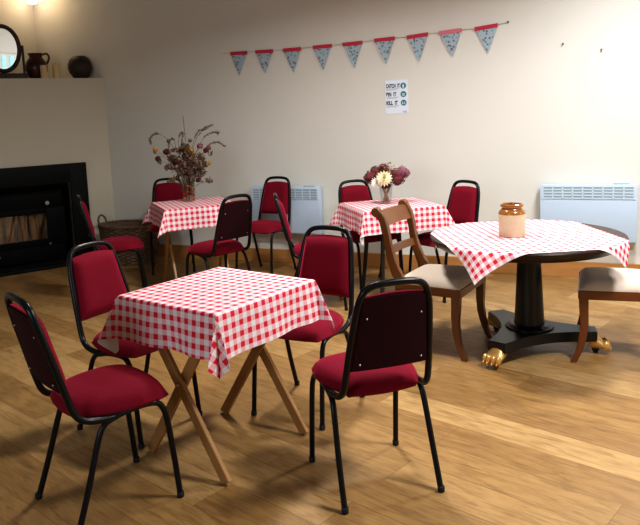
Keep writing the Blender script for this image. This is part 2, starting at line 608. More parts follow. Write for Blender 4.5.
# ------------------------------------------------------------------ fireplace
fp = thing('fireplace_surround', 'black slate fireplace surround on the cream chimney breast in the corner', 'fireplace', bp_(-.985, 0), BA)
bm = BM()
x0, x1, xo0, xo1 = -.715, .715, oL + .985, oR + .985
rbox(bm, xo1, x1, -.035, -.001, .03, 1.01, .003); rbox(bm, x0, xo0, -.035, -.001, .03, 1.01, .003); rbox(bm, xo0, xo1, -.035, -.001, oT, 1.01, .003)
obj('surround_panel', bm, M_slate, fp)
bm = BM()
box(bm, xo0, xo1, .30, .31, .03, oT); box(bm, xo0 - .01, xo0, 0, .31, .03, oT); box(bm, xo1, xo1 + .01, 0, .31, .03, oT); box(bm, xo0, xo1, 0, .31, oT, oT + .01)
obj('firebox_lining', bm, M_recess, fp, False)
bm = BM()
rbox(bm, -.80, .80, -.24, .31, 0.001, .03, .004)
ht = obj('hearth', bm, M_slate, fp)
bm = BM()
for xx in (-.1, .36):
    box(bm, xx, xx + .006, -.2405, -.036, .0297, .0306)
box(bm, -.79, .79, -.09, -.086, .0297, .0306)
obj('hearth_joint', bm, M_grout, ht, False)

st = thing('wood_burning_stove', 'black cast iron wood burning stove set inside the dark fire opening', 'stove', bp_(-.985, 0, .03), BA)
bm = BM()
sx0, sx1, sy0, sy1, sz1 = -.47, .47, .02, .28, .72
g0, g1, gz0, gz1 = -.20, .285, .24, .50
rbox(bm, sx0, sx1, sy1 - .02, sy1, .02, sz1, .004); rbox(bm, sx0, sx0 + .03, sy0, sy1, .02, sz1, .004); rbox(bm, sx1 - .03, sx1, sy0, sy1, .02, sz1, .004)
rbox(bm, sx0, sx1, sy0, sy1, sz1 - .03, sz1, .004); rbox(bm, sx0, sx1, sy0, sy1, .02, .16, .004)
rbox(bm, sx0, sx1, sy0, sy0 + .02, .16, .19, .004); rbox(bm, sx0, sx1, sy0, sy0 + .02, .55, sz1, .004)
for xx in (sx0 + .05, sx1 - .1):
    rbox(bm, xx, xx + .05, .05, .25, 0, .03, .003)
obj('stove_body', bm, M_iron, st)
bm = BM()
rbox(bm, -.47, g0, 0, .02, .19, .55, .004); rbox(bm, g1, .47, 0, .02, .19, .55, .004); rbox(bm, g0, g1, 0, .02, .19, gz0, .004); rbox(bm, g0, g1, 0, .02, gz1, .55, .004)
dr = obj('stove_door', bm, M_iron, st)
bm = BM(); box(bm, g0, g1, .010, .013, gz0, gz1); obj('glass_pane', bm, M_stoveglass, dr, False)
bm = BM(); box(bm, sx0 + .04, sx1 - .04, .24, .25, .17, .68); obj('fire_brick_lining', bm, M_brick, st, False)
bm = BM(); lathe(bm, [(.006, 0), (.006, .02), (.022, .022), (.024, .03), (.02, .038)], 16)
bmesh.ops.transform(bm, matrix=Matrix.Translation((.30, .02, .60)) @ Matrix.Rotation(radians(90), 4, 'X'), verts=bm.verts[:])
obj('air_dial', bm, M_screw, st)
for xx, zz in ((-.20, .18), (.30, .185), (-.19, .11)):
    bm = BM(); lathe(bm, [(.005, 0), (.005, .018), (.011, .02), (.012, .028), (.006, .033)], 12)
    bmesh.ops.transform(bm, matrix=Matrix.Translation((xx, .02, zz)) @ Matrix.Rotation(radians(90), 4, 'X'), verts=bm.verts[:])
    obj('air_knob', bm, M_screw, st)
# split logs standing behind the glass
for i, (xx, hh, ww) in enumerate(((-.15, .30, .045), (-.04, .33, .05), (.08, .31, .05), (.20, .29, .045))):
    lg = BM()
    prof = []
    n = 9
    for k, z in enumerate((0, hh * .3, hh * .6, hh)):
        prof.append((ww * (1 - .12 * k / 3 + random.uniform(-.05, .05)), z))
    lathe(lg, prof, 9)
    bmesh.ops.transform(lg, matrix=Matrix.Translation(Rb @ Vector((xx - .985, .15 + .02 * (i % 2), .195))) @ Matrix.Rotation(radians(random.uniform(-7, 7)), 4, 'X'), verts=lg.verts[:])
    o = obj('firewood_log', lg, M_log, None)
    tag(o, 'pale split log standing behind the glass of the stove', 'log', 'logs behind the stove glass')

# ------------------------------------------------------------------ things on the shelf
def on_shelf(t, back=.13):
    return bp_(t, back, SHZ)
# swing mirror
mr = thing('dressing_mirror', 'oval swing mirror in dark wooden stand on the shelf', 'mirror', on_shelf(-.93, .15), BA)
bm = BM()
rbox(bm, -.205, .205, -.065, .065, 0, .055, .008)
obj('mirror_base', bm, M_mirrorframe, mr)
for sx in (-1, 1):
    bm = BM(); tube(bm, catmull([(sx * .185, 0, .05), (sx * .187, 0, .2), (sx * .187, 0, .33)], 3), .012, 8)
    obj('mirror_post', bm, M_mirrorframe, mr)
bm = BM()
ez, rx, rz = .295, .135, .195
pts = []
for k in range(48):
    a = 2 * pi * k / 48
    pts.append((cos(a) * (rx + .02), 0, ez + sin(a) * (rz + .02)))
tube(bm, pts, .022, 10, closed=True)
tl_ = Matrix.Translation((0, 0, ez)) @ Matrix.Rotation(radians(5), 4, 'X') @ Matrix.Translation((0, 0, -ez))
bmesh.ops.transform(bm, matrix=tl_, verts=bm.verts[:])
obj('mirror_frame', bm, M_mirrorframe, mr)
bm = BM()
vs = [bm.verts.new((cos(2 * pi * k / 48) * (rx + .008), -.004, ez + sin(2 * pi * k / 48) * (rz + .008))) for k in range(48)]
bm.faces.new(vs)
bmesh.ops.transform(bm, matrix=tl_, verts=bm.verts[:])
obj('mirror_glass', bm, M_mirror, mr, False)
# jug
jg = thing('ceramic_jug', 'brown glazed pottery jug with loop handle on the shelf', 'jug', on_shelf(-.612, .20), BA)
bm = BM()
lathe(bm, [(.0, 0), (.066, 0), (.085, .03), (.105, .09), (.108, .13), (.095, .175), (.07, .205), (.06, .222), (.066, .245), (.078, .258), (.072, .256), (.055, .225), (.05, .2)], 32, cap_top=False, cap_bottom=False)
obj('jug_body', bm, M_jug, jg)
bm = BM(); tube(bm, catmull([(.068, 0, .25), (.11, 0, .258), (.13, 0, .225), (.118, 0, .18), (.096, 0, .15)], 5), .0105, 8)
obj('handle', bm, M_jug, jg)
for t, bk, hh, lab in ((-.583, .06, .132, 'cream pillar candle standing in front of the brown jug'), (-.452, .10, .152, 'taller cream pillar candle between the brown jug and dark round pot')):
    cd = thing('pillar_candle', lab, 'candle', on_shelf(t, bk), 0, 'candles on the shelf')
    bm = BM(); lathe(bm, [(.031, 0), (.032, .004), (.032, hh - .004), (.029, hh), (.012, hh - .006)], 24)
    obj('wax', bm, M_candle, cd)
    bm = BM(); tube(bm, [(0, 0, hh - .008), (.001, 0, hh + .004), (.004, 0, hh + .012)], .0012, 6); obj('wick', bm, M_rubber, cd)
# woven pot
bm = BM()
prof = [(.0, 0), (.07, 0)]
for k in range(1, 13):
    a = -pi / 2 * .62 + (pi / 2 * .62 + pi / 2 * .68) * k / 12
    prof.append((.119 * cos(a) + (.0025 if k % 2 else 0), .118 + .128 * sin(a)))
prof += [(.045, .225), (.04, .2)]
lathe(bm, prof, 36, cap_bottom=False, cap_top=False)
o = obj('woven_pot', bm, M_pot); o.location = on_shelf(-.205, .10)
tag(o, 'round dark woven pot with narrow mouth at the end of the shelf', 'pot')

# wall light in the corner above the shelf
wl = thing('wall_light', 'glowing frosted wall light in the corner above the shelf', 'light', wp(-3.12, .0, 2.75), atan2(WD.y, WD.x))
bm = BM(); lathe(bm, [(0, 0), (.05, .0), (.05, .012), (.02, .02)], 20, cap_top=True, cap_bottom=False)
bmesh.ops.transform(bm, matrix=Matrix.Rotation(radians(90), 4, 'X'), verts=bm.verts[:]); obj('wall_plate', bm, M_white, wl)
bm = BM(); tube(bm, catmull([(0, -.01, 0), (0, -.07, .02), (0, -.12, .0)], 4), .008, 8); obj('arm', bm, M_white, wl)
bm = BM(); lathe(bm, [(.02, .06), (.04, .04), (.055, 0), (.045, -.035), (.0, -.05)], 24, c=(0, -.13, -.03), cap_bottom=False, cap_top=False); obj('lamp_shade', bm, M_shell, wl)

# ------------------------------------------------------------------ convector heaters
def heater(s0, s1, z0, z1, label):
    w = s1 - s0
    hh = z1 - z0
    p = wp((s0 + s1) / 2, 0, z0)
    t = thing('convector_heater', label, 'heater', p, atan2(WD.y, WD.x), 'white convector heaters on the back wall')
    b = BM(); rbox(b, -w / 2, w / 2, -.10, -.03, 0, hh, .006, 2)
    obj('heater_case', b, M_heater, t)
    b = BM(); rbox(b, -w / 2 + .02, w / 2 - .02, -.1015, -.095, hh - .118, hh - .018, .001, 1)
    g = obj('grille', b, M_slot, t)
    b = BM()
    n = 9
    cw = (w - .044) / n
    for i in range(5):
        zz = hh - .114 + i * .0235
        box(b, -w / 2 + .022, w / 2 - .022, -.1045, -.100, zz, zz + .008)
    for i in range(n + 1):
        xx = -w / 2 + .022 + i * cw
        box(b, xx - .006, xx + .006, -.1045, -.100, hh - .116, hh - .016)
    obj('grille_bars', b, M_slat, g, False)
    b = BM(); rbox(b, w / 2 - .17, w / 2 - .06, -.075, -.05, hh, hh + .008, .002, 1)
    obj('control_panel', b, M_slot, t)
    for sx in (-1, 1):
        b = BM(); rbox(b, sx * w * .3 - .02, sx * w * .3 + .02, -.03, -.0005, .04, hh - .04, .002, 1)
        obj('wall_bracket', b, M_heater, t)
heater(-.655, .058, .305, .74, 'white convector heater on back wall behind the chair with its back to the wall')
heater(1.990, 2.705, .315, .768, 'white convector heater on back wall behind the round pedestal table')

# ------------------------------------------------------------------ bunting
bu = thing('bunting', 'string of blue floral pennants with red top bands across the back wall', 'bunting', (0, 0, 0))
pen = [[(-0.838, 2.013), (-0.661, 2.011), (-0.755, 1.792)], [(-0.568, 2.01), (-0.389, 2.007), (-0.479, 1.798)], [(-0.281, 2.005), (-0.104, 2.006), (-0.186, 1.785)],
       [(0.018, 2.009), (0.199, 2.011), (0.109, 1.796)], [(0.306, 2.012), (0.487, 2.017), (0.405, 1.792)], [(0.602, 2.025), (0.783, 2.03), (0.699, 1.811)],
       [(0.895, 2.028), (1.075, 2.041), (0.995, 1.806)], [(1.176, 2.042), (1.359, 2.052), (1.282, 1.832)], [(1.471, 2.05), (1.652, 2.066), (1.575, 1.837)]]
sp_ = [wp(-.935, .006, 2.0165)]
for a, b_, c_ in pen:
    sp_ += [wp(a[0], .010, a[1]), wp(b_[0], .010, b_[1])]
sp_ += [wp(1.737, .006, 2.078)]
bm = BM(); tube(bm, sp_, .0028, 6); obj('string', bm, M_string, bu)
for i, (a, b_, c_) in enumerate(pen):
    bm = BM()
    n = 6
    rows = []
    for k in range(n + 1):
        f = k / n
        wig = .006 * sin(f * pi) * (1 if i % 2 else .4)
        p = (a[0] + (c_[0] - a[0]) * f, a[1] + (c_[1] - a[1]) * f)
        q = (b_[0] + (c_[0] - b_[0]) * f, b_[1] + (c_[1] - b_[1]) * f)
        if k < n:
            rows.append((bm.verts.new(wp(p[0], .010 + wig, p[1])), bm.verts.new(wp(q[0], .010 + wig * .6, q[1]))))
        else:
            rows.append((bm.verts.new(wp(c_[0], .010, c_[1])),))
    for k in range(n - 1):
        bm.faces.new((rows[k][0], rows[k][1], rows[k + 1][1], rows[k + 1][0]))
    bm.faces.new((rows[n - 1][0], rows[n - 1][1], rows[n][0]))
    pn = obj('pennant', bm, M_print, bu)
    bm = BM()
    A, B_ = Vector((a[0], a[1])), Vector((b_[0], b_[1]))
    e = (B_ - A) * .02
    P4 = [A - e + Vector((0, .010)), B_ + e + Vector((0, .010)), B_ + e * .2 - Vector((0, .022)), A - e * .2 - Vector((0, .022))]
    f1 = [bm.verts.new(wp(p.x, .0145, p.y)) for p in P4]
    f2 = [bm.verts.new(wp(p.x, .0085, p.y)) for p in P4]
    bm.faces.new(f1); bm.faces.new(f2[::-1])
    for k in range(4):
        bm.faces.new((f1[k], f1[(k + 1) % 4], f2[(k + 1) % 4], f2[k]))
    obj('top_band', bm, M_bandp if i == 7 else M_band, pn, False)
for s, z, lab in ((1.737, 2.078, 'small wall hook holding the upper end of the bunting string'), (2.156, 1.873, 'small nail in back wall nearer to the bunting end'), (2.438, 1.808, 'small lone nail in back wall high above the round table')):
    bm = BM(); tube(bm, [wp(s, -.0005, z), wp(s, .014, z)], .0045, 8)
    lathe_c = wp(s, .014, z)
    bmesh.ops.create_uvsphere(bm, u_segments=8, v_segments=6, radius=.008, matrix=Matrix.Translation(lathe_c))
    o = obj('wall_nail', bm, M_nail); tag(o, lab, 'nail', 'nails in the back wall')

# ------------------------------------------------------------------ poster
po = thing('wall_poster', 'white notice poster reading catch it, bin it, kill it on back wall', 'poster', wp(.786, .002, 1.523), atan2(WD.y, WD.x))
bm = BM(); box(bm, -.103, .103, -.0015, 0, -.146, .146); obj('sheet', bm, M_paper, po, False)
def text_mesh(name, s, size, x, z, m, parent, y=-.0022, bold=0.0, sx=1.0):
    cu = bpy.data.curves.new(name, 'FONT')
    cu.body = s
    cu.size = size
    cu.offset = bold
    cu.extrude = 0.0003
    tmp = bpy.data.objects.new(name + '_tmp', cu)
    COL.objects.link(tmp)
    dg = bpy.context.evaluated_depsgraph_get()
    dg.update()
    me = bpy.data.meshes.new_from_object(tmp.evaluated_get(dg))
    bpy.data.objects.remove(tmp)
    bpy.data.curves.remove(cu)
    me.transform(Matrix.Translation((x, y, z)) @ Matrix.Rotation(radians(90), 4, 'X') @ Matrix.Diagonal((sx, 1, 1, 1)))
    me.materials.clear()
    me.materials.append(m)
    o = bpy.data.objects.new(name, me)
    link(o, parent)
    return o
for i, (s, z) in enumerate((('CATCH  IT', .083), ('BIN  IT', .010), ('KILL  IT', -.064))):
    o = text_mesh('lettering', s, .046, 0, z - .002, M_ink, po, bold=.0020, sx=1.0)
    xs = [v.co.x for v in o.data.vertices]
    wd = (.126, .092, .104)[i]
    o.data.transform(Matrix.Translation((-.094, 0, 0)) @ Matrix.Diagonal((wd / (max(xs) - min(xs)), 1, 1, 1)) @ Matrix.Translation((-min(xs), 0, 0)))
    bm = BM()
    for k, wv in enumerate((.115, .095)):
        box(bm, -.092, -.092 + wv, -.0022, -.0016, z - .014 - k * .009, z - .010 - k * .009)
    obj('small_print', bm, M_greyink, po, False)
    bm = BM()
    zc = z + .012
    vs = [bm.verts.new((.062 + cos(2 * pi * k / 28) * .026, -.0022, zc + sin(2 * pi * k / 28) * .026)) for k in range(28)]
    bm.faces.new(vs)
    ic = obj('round_icon', bm, M_teal, po, False)
    bm = BM()
    if i == 0:
        rbox(bm, .055, .069, -.0032, -.0024, zc - .018, zc + .004, .0003, 1); rbox(bm, .058, .066, -.0032, -.0024, zc + .004, zc + .014, .0003, 1)
    elif i == 1:
        rbox(bm, .050, .074, -.0032, -.0024, zc + .002, zc + .006, .0003, 1)
        for xx in (.052, .060, .068):
            rbox(bm, xx, xx + .004, -.0032, -.0024, zc - .016, zc + .002, .0003, 1)
    else:
        for xx, zt in ((.050, .010), (.060, -.004), (.070, .010)):
            rbox(bm, xx, xx + .006, -.0032, -.0024, zc - .012, zc + zt, .0003, 1)
    obj('icon_symbol', bm, M_paper, ic, False)
bm = BM(); box(bm, .05, .09, -.0022, -.0016, -.128, -.122); box(bm, .058, .09, -.0022, -.0016, -.137, -.132); obj('small_print', bm, M_greyink, po, False)

# ------------------------------------------------------------------ red stacking chair
def make_chair():
    t = thing('stacking_chair', 'x', 'chair', (0, 0, 0))
    # seat cushion: rounded plan, domed top
    bm = BM()
    nx, ny = 20, 20
    def plan(u, v):
        # square -> squircle, narrower towards the back
        x, y = u * sqrt(1 - v * v * .26), v * sqrt(1 - u * u * .20)
        hw = .186 + .026 * y - .018 * y * y
        return x * hw * 1.04, .024 + y * .186
    top, bot = {}, {}
    for i in range(nx + 1):
        for j in range(ny + 1):
            u, v = -1 + 2 * i / nx, -1 + 2 * j / ny
            x, y = plan(u, v)
            dome = (1 - abs(u) ** 4) ** .5 * (1 - abs(v) ** 4) ** .5
            z = .412 + .060 * dome - .008 * max(0, v) ** 2
            top[i, j] = bm.verts.new((x, y, z))
            bot[i, j] = bm.verts.new((x * .96, (y - .027) * .96 + .027, .398))
    for i in range(nx):
        for j in range(ny):
            bm.faces.new((top[i, j], top[i + 1, j], top[i + 1, j + 1], top[i, j + 1]))
            bm.faces.new((bot[i, j], bot[i, j + 1], bot[i + 1, j + 1], bot[i + 1, j]))
    edge = [(i, 0) for i in range(nx)] + [(nx, j) for j in range(ny)] + [(i, ny) for i in range(nx, 0, -1)] + [(0, j) for j in range(ny, 0, -1)]
    for k in range(len(edge)):
        a, b = edge[k], edge[(k + 1) % len(edge)]
        bm.faces.new((top[a], bot[a], bot[b], top[b]))
    seat = obj('seat', bm, M_velvet, t, ang=60)
    bm = BM(); rbox(bm, -.135, .135, -.12, .165, .388, .402, .004, 1); obj('seat_board', bm, M_underside, seat)
    # hoop of the back
    side = lambda s: [(s * .176, -.02, .388), (s * .174, -.075, .392), (s * .170, -.125, .403), (s * .165, -.158, .432), (s * .161, -.178, .490), (s * .153, -.206, .60), (s * .141, -.236, .715),
                      (s * .131, -.250, .772), (s * .112, -.260, .814), (s * .075, -.266, .833)]
    P = side(-1) + [(0, -.268, .838)] + side(1)[::-1]
    bm = BM(); tube(bm, catmull(P, 4), .0124, 12)
    obj('back_frame', bm, M_black, t, ang=80)
    # backrest pad between the uprights
    def backpt(u, f, d):
        # u -1..1 across, f 0..1 up, d offset to the front
        z = .512 + f * .278
        y = -.184 - (z - .512) * .245 - .0
        hw = .150 - .030 * f
        zz = z + .012 * f * (1 - u * u)
        return Vector((u * hw, y - .010 * (1 - u * u) + d, zz))
    bm = BM()
    n = 12
    F, Bk = {}, {}
    for i in range(n + 1):
        for j in range(n + 1):
            u, f = -1 + 2 * i / n, j / n
            v = 2 * f - 1
            bulge = (1 - abs(u) ** 6) ** .5 * (1 - abs(v) ** 6) ** .5
            F[i, j] = bm.verts.new(backpt(u, f, .012 + .026 * bulge))
            Bk[i, j] = bm.verts.new(backpt(u, f, -.004))
    for i in range(n):
        for j in range(n):
            bm.faces.new((F[i, j], F[i + 1, j], F[i + 1, j + 1], F[i, j + 1]))
            bm.faces.new((Bk[i, j], Bk[i, j + 1], Bk[i + 1, j + 1], Bk[i + 1, j]))
    edge = [(i, 0) for i in range(n)] + [(n, j) for j in range(n)] + [(i, n) for i in range(n, 0, -1)] + [(0, j) for j in range(n, 0, -1)]
    for k in range(len(edge)):
        a, b = edge[k], edge[(k + 1) % len(edge)]
        bm.faces.new((F[a], Bk[a], Bk[b], F[b]))
    back = obj('backrest', bm, M_velvet, t, ang=60)
    bm = BM()
    A, B = {}, {}
    m = 6
    for i in range(m + 1):
        for j in range(m + 1):
            u, f = -.97 + 1.94 * i / m, .015 + .96 * j / m
            A[i, j] = bm.verts.new(backpt(u, f, -.012)); B[i, j] = bm.verts.new(backpt(u, f, -.0035))
    for i in range(m):
        for j in range(m):
            bm.faces.new((A[i, j], A[i, j + 1], A[i + 1, j + 1], A[i + 1, j])); bm.faces.new((B[i, j], B[i + 1, j], B[i + 1, j + 1], B[i, j + 1]))
    edge = [(i, 0) for i in range(m)] + [(m, j) for j in range(m)] + [(i, m) for i in range(m, 0, -1)] + [(0, j) for j in range(m, 0, -1)]
    for k in range(len(edge)):
        a, b = edge[k], edge[(k + 1) % len(edge)]
        bm.faces.new((A[a], A[b], B[b], B[a]))
    rp = obj('rear_panel', bm, M_maroon, back, ang=60, label='dark maroon rear panel')
    for u in (-.80, .80):
        for f in (.10, .72):
            bm = BM()
            bmesh.ops.create_uvsphere(bm, u_segments=8, v_segments=6, radius=.0042, matrix=Matrix.Translation(backpt(u, f, -.013)))
            obj('screw', bm, M_screw, back)
    # side frames: one bent tube each, legs and rail
    for s in (-1, 1):
        full = [(s * .187, .202, .004), (s * .185, .187, .17), (s * .183, .172, .31), (s * .181, .158, .365), (s * .179, .128, .394), (s * .178, .05, .399), (s * .178, -.03, .387),
                (s * .179, -.072, .366), (s * .182, -.098, .31), (s * .187, -.142, .17), (s * .191, -.199, .004)]
        c = catmull(full, 4)
        i1, i2 = 16, 28
        for rng, nm in ((c[:i1 + 1], 'leg'), (c[i1:i2 + 1], 'seat_rail'), (c[i2:], 'leg')):
            bm = BM(); tube(bm, rng, .0112, 10); o = obj(nm, bm, M_black, t, ang=80)
            if nm == 'leg':
                e = rng[0] if rng[0].z < .05 else rng[-1]
                dv = (rng[1] - rng[0]) if rng[0].z < .05 else (rng[-2] - rng[-1])
                dv.normalize()
                bm = BM(); lathe(bm, [(.012, 0), (.0135, .003), (.0135, .02), (.012, .022)], 10, c=(e.x, e.y, 0.0005)); obj('rubber_foot', bm, M_rubber, o)
    return t
ch0 = make_chair()
G_RED = 'red padded stacking chairs around the cloth covered tables'
chairs = [
    (0.170, 2.580, 17.75, 'red stacking chair with dark screwed back panel, turned away beside the plain gingham table'),
    (-0.842, 2.502, -50, 'red stacking chair seen side-on with its full seat clear of the plain gingham table'),
    (-0.884, 3.162, -122.8, 'red stacking chair at the plain gingham table, its back turned toward the fireplace'),
    (-0.086, 3.270, 150.1, 'red stacking chair tucked behind the plain gingham table, facing it, beside the wooden chair'),
    (-0.775, 5.28, 43.5, 'red stacking chair with its back turned, pulled up to the dried flower table'),
    (-0.495, 6.20, 150.6, 'red stacking chair standing with its back to the white wall heater'),
    (-0.045, 5.06, -86, 'red stacking chair seen edge-on between the dried flower table and hydrangea table'),
    (-1.65, 5.60, -71, 'red stacking chair in front of the wicker basket and black fireplace'),
    (-1.40, 6.52, -168, 'dark shaded stacking chair behind the dried flower table against the wall'),
    (0.401, 5.575, -157, 'red stacking chair behind the hydrangea table on its side near the wall heater'),
    (0.945, 5.25, 126, 'red stacking chair behind the hydrangea table on the side toward the round table'),
]
for i, (x, y, a, lab) in enumerate(chairs):
    c = ch0 if i == 0 else copy_tree(ch0)
    c.location = (x, y, 0)
    c.rotation_euler = (0, 0, radians(a))
    tag(c, lab, 'chair', G_RED)

# ------------------------------------------------------------------ folding tables with gingham cloths
def folding_table(loc, rz, L, Wd, wood, label, turn=0.0, straight=False):
    t = thing('folding_table', label, 'table', loc, rz, 'small folding tables under gingham cloths')
    bm = BM(); rbox(bm, -L / 2 + .002, L / 2 - .002, -Wd / 2 + .002, Wd / 2 - .002, .682, .700, .004, 2)
    obj('tabletop', bm, wood, t)
    if straight:
        for sx, sy in ((-1, -1), (1, -1), (1, 1), (-1, 1)):
            bm = BM(); bar(bm, (sx * .17, sy * .22, .001), (sx * .115, sy * .15, .682), .026, .026, side=(1, 0, 0)); obj('leg', bm, wood, t)
        for sy in (-1, 1):
            bm = BM(); rbox(bm, -.26, .26, sy * .17 - .012, sy * .17 + .012, .64, .682, .003, 1); obj('apron', bm, wood, t)
        return t
    a1, b1 = .236, .258
    hx = .21
    Z = Matrix.Rotation(turn, 4, 'Z')
    def put(nm, bm):
        bmesh.ops.transform(bm, matrix=Z, verts=bm.verts[:])
        obj(nm, bm, M_screw if nm == 'pivot_bolt' else wood, t)
    for sy in (-1, 1):
        for k, sx in enumerate((1, -1)):
            yy = sy * (b1 - .011 - (0.024 if k else 0))
            bm = BM(); bar(bm, (sx * a1, yy, 0.006), (-sx * hx, yy, .682), .046, .021, side=(1, 0, 0))
            for v in bm.verts:                      # flat foot cut
                if v.co.z < .012:
                    v.co.z = 0.001
            put('leg', bm)
        bm = BM()
        bmesh.ops.create_uvsphere(bm, u_segments=10, v_segments=6, radius=.008, matrix=Matrix.Translation((0, sy * (b1 + .0), .36)))
        put('pivot_bolt', bm)
    for xx, zz in ((-.20, .655), (.20, .655), (.085, .515), (-.085, .515)):
        bm = BM(); bar(bm, (xx, -b1 + .03, zz), (xx, b1 - .03, zz), .03, .016, side=(1, 0, 0)); put('stretcher', bm)
    for sy in (-1, 1):
        bm = BM(); rbox(bm, -.26, .26, sy * .235 - .01, sy * .235 + .01, .645, .682, .003, 1); put('apron', bm)
    return t

def square_cloth(L, Wd, drop, corners, seed=0, flare=.12, hems=None):
    """gingham cloth over a rectangle; corners: dict (sx,sy)-> list of (theta_frac, lean_deg, azimuth_frac)"""
    rnd = random.Random(seed)
    ph = [rnd.uniform(0, 6.28) for _ in range(8)]
    bm = BM()
    uvl = bm.loops.layers.uv.new('UVMap')
    hx, hy = L / 2 + .003, Wd / 2 + .003
    top = .7035
    R = .007
    N = 66
    ux = [-(hx + drop) + 2 * (hx + drop) * i / N for i in range(N + 1)]
    vy = [-(hy + drop) + 2 * (hy + drop) * i / N for i in range(N + 1)]
    def interp(keys, th):
        for a, b in zip(keys, keys[1:]):
            if th <= b[0]:
                f = (th - a[0]) / max(1e-6, b[0] - a[0])
                f = f * f * (3 - 2 * f)
                return a[1] + (b[1] - a[1]) * f, a[2] + (b[2] - a[2]) * f
        return keys[-1][1], keys[-1][2]
    def pos(u, v):
        du, dv = max(0, abs(u) - hx), max(0, abs(v) - hy)
        sx, sy = (1 if u > 0 else -1), (1 if v > 0 else -1)
        if du == 0 and dv == 0:
            return Vector((u, v, top))
        x, y = max(-hx, min(hx, u)), max(-hy, min(hy, v))
        r = hypot(du, dv)
        th = atan2(dv, du) / (pi / 2)          # 0 -> x side, 1 -> y side
        key = corners[(sx, sy)]
        lean, az = interp(key, th)
        # side folds: slight waves near the hem
        if dv == 0:
            az = 0; lean = flare * 57 * .5 + 3.2 * sin(v * 21 + ph[0] + sx) * (1 + .5 * sin(v * 9 + ph[1]))
            e = (hy - abs(v)) / hy
            k = max(0, 1 - e / .35)
            l2 = interp(corners[(sx, 1 if v > 0 else -1)], 0)[0]
            lean = lean * (1 - k) + l2 * k
        elif du == 0:
            az = 1; lean = flare * 57 * .5 + 3.2 * sin(u * 21 + ph[2] + sy) * (1 + .5 * sin(u * 9 + ph[3]))
            e = (hx - abs(u)) / hx
            k = max(0, 1 - e / .35)
            l2 = interp(corners[(1 if u > 0 else -1, sy)], 1)[0]
            lean = lean * (1 - k) + l2 * k
        lean = radians(lean)
        A = az * pi / 2
        dx, dy = cos(A) * sx, sin(A) * sy
        # rounded bend at the edge
        out = r * sin(lean); down = r * cos(lean)
        bend = min(1, r / (R * 2))
        return Vector((x + dx * (out + R * .3 * bend), y + dy * (out + R * .3 * bend), top - down + R * .35 * (1 - bend) * min(1, r / R)))
    V = {}
    for i, u in enumerate(ux):
        for j, v in enumerate(vy):
            V[i, j] = (bm.verts.new(pos(u, v)), u, v)
    for i in range(N):
        for j in range(N):
            q = (V[i, j], V[i + 1, j], V[i + 1, j + 1], V[i, j + 1])
            f = bm.faces.new([a[0] for a in q])
            for l, a in zip(f.loops, q):
                l[uvl].uv = (a[1], a[2])
    return bm

def cloth_obj(bm, label, loc, rz, thick=.0012):
    me = bpy.data.meshes.new('tablecloth')
    bm.to_mesh(me); bm.free()
    me.materials.append(M_ging)
    smooth(me, 70)
    o = bpy.data.objects.new('tablecloth', me)
    link(o)
    o.location = loc
    o.rotation_euler = (0, 0, rz)
    tag(o, label, 'tablecloth', 'red and white gingham tablecloths')
    return o
FOLD = [(0, 4, .0), (.3, 20, .10), (.5, 3, .5), (.7, 20, .90), (1, 4, 1)]
FLARE = [(0, 10, .0), (.5, 30, .5), (1, 10, 1)]
TAIL = [(0, 7, 0), (.45, 2, .35), (.66, 26, .55), (1, 8, 1)]
SOFT = [(0, 5, 0), (.3, 22, .2), (.5, 18, .5), (.7, 22, .8), (1, 5, 1)]
T1 = ((-.440, 2.898, 0), radians(-36.9), .568, .596)
folding_table(*T1, M_beech, 'pale wooden cross-legged folding table with nothing standing on its gingham cloth')
cloth_obj(square_cloth(.568, .596, .178, {(-1, -1): TAIL, (1, -1): FOLD, (1, 1): SOFT, (-1, 1): SOFT}, 1), 'red gingham cloth with nothing on it, over the pale cross-legged table', *T1[:2])
T2 = ((-1.057, 5.881, 0), radians(23), .60, .60)
folding_table(*T2, M_beech, 'pale wooden folding table carrying the dried flower vase', radians(90))
cloth_obj(square_cloth(.60, .60, .172, {(-1, -1): FLARE, (1, -1): FOLD, (1, 1): SOFT, (-1, 1): FLARE}, 2), 'red gingham cloth under the dried flower vase', *T2[:2])
T3 = ((.549, 5.289, 0), radians(15), .62, .575)
folding_table(*T3, M_darkleg, 'dark-legged small table carrying the hydrangea vase', straight=True)
cloth_obj(square_cloth(.62, .575, .172, {(-1, -1): TAIL, (1, -1): FLARE, (1, 1): SOFT, (-1, 1): FLARE}, 3), 'red gingham cloth under the hydrangea vase', *T3[:2])

# ------------------------------------------------------------------ round pedestal table
RC = Vector((1.197, 3.938, 0)); RT = .540; RZ = .676
pt = thing('pedestal_table', 'round dark mahogany pedestal table with gilded lion paw feet', 'table', RC)
bm = BM(); lathe(bm, [(0, RZ - .058), (RT - .05, RZ - .058), (RT - .045, RZ - .05), (RT - .03, RZ - .045), (RT - .012, RZ - .03), (RT - .003, RZ - .015), (RT, RZ - .008), (RT - .004, RZ - .001), (RT - .012, RZ), (0, RZ)], 72, c=(-.018, 0, 0), cap_bottom=False, cap_top=False)
obj('tabletop', bm, M_mahog, pt)
bm = BM(); lathe(bm, [(.09, .135), (.088, .145), (.083, .18), (.074, .36), (.066, .54), (.066, RZ - .075), (.13, RZ - .07), (.13, RZ - .056)], 40)
obj('pedestal_column', bm, M_ebony, pt, ang=25)
bm = BM(); lathe(bm, [(.135, .128), (.137, .134), (.135, .145), (.118, .150), (.112, .156), (.095, .158)], 40)
obj('column_ring', bm, M_ebony, pt)
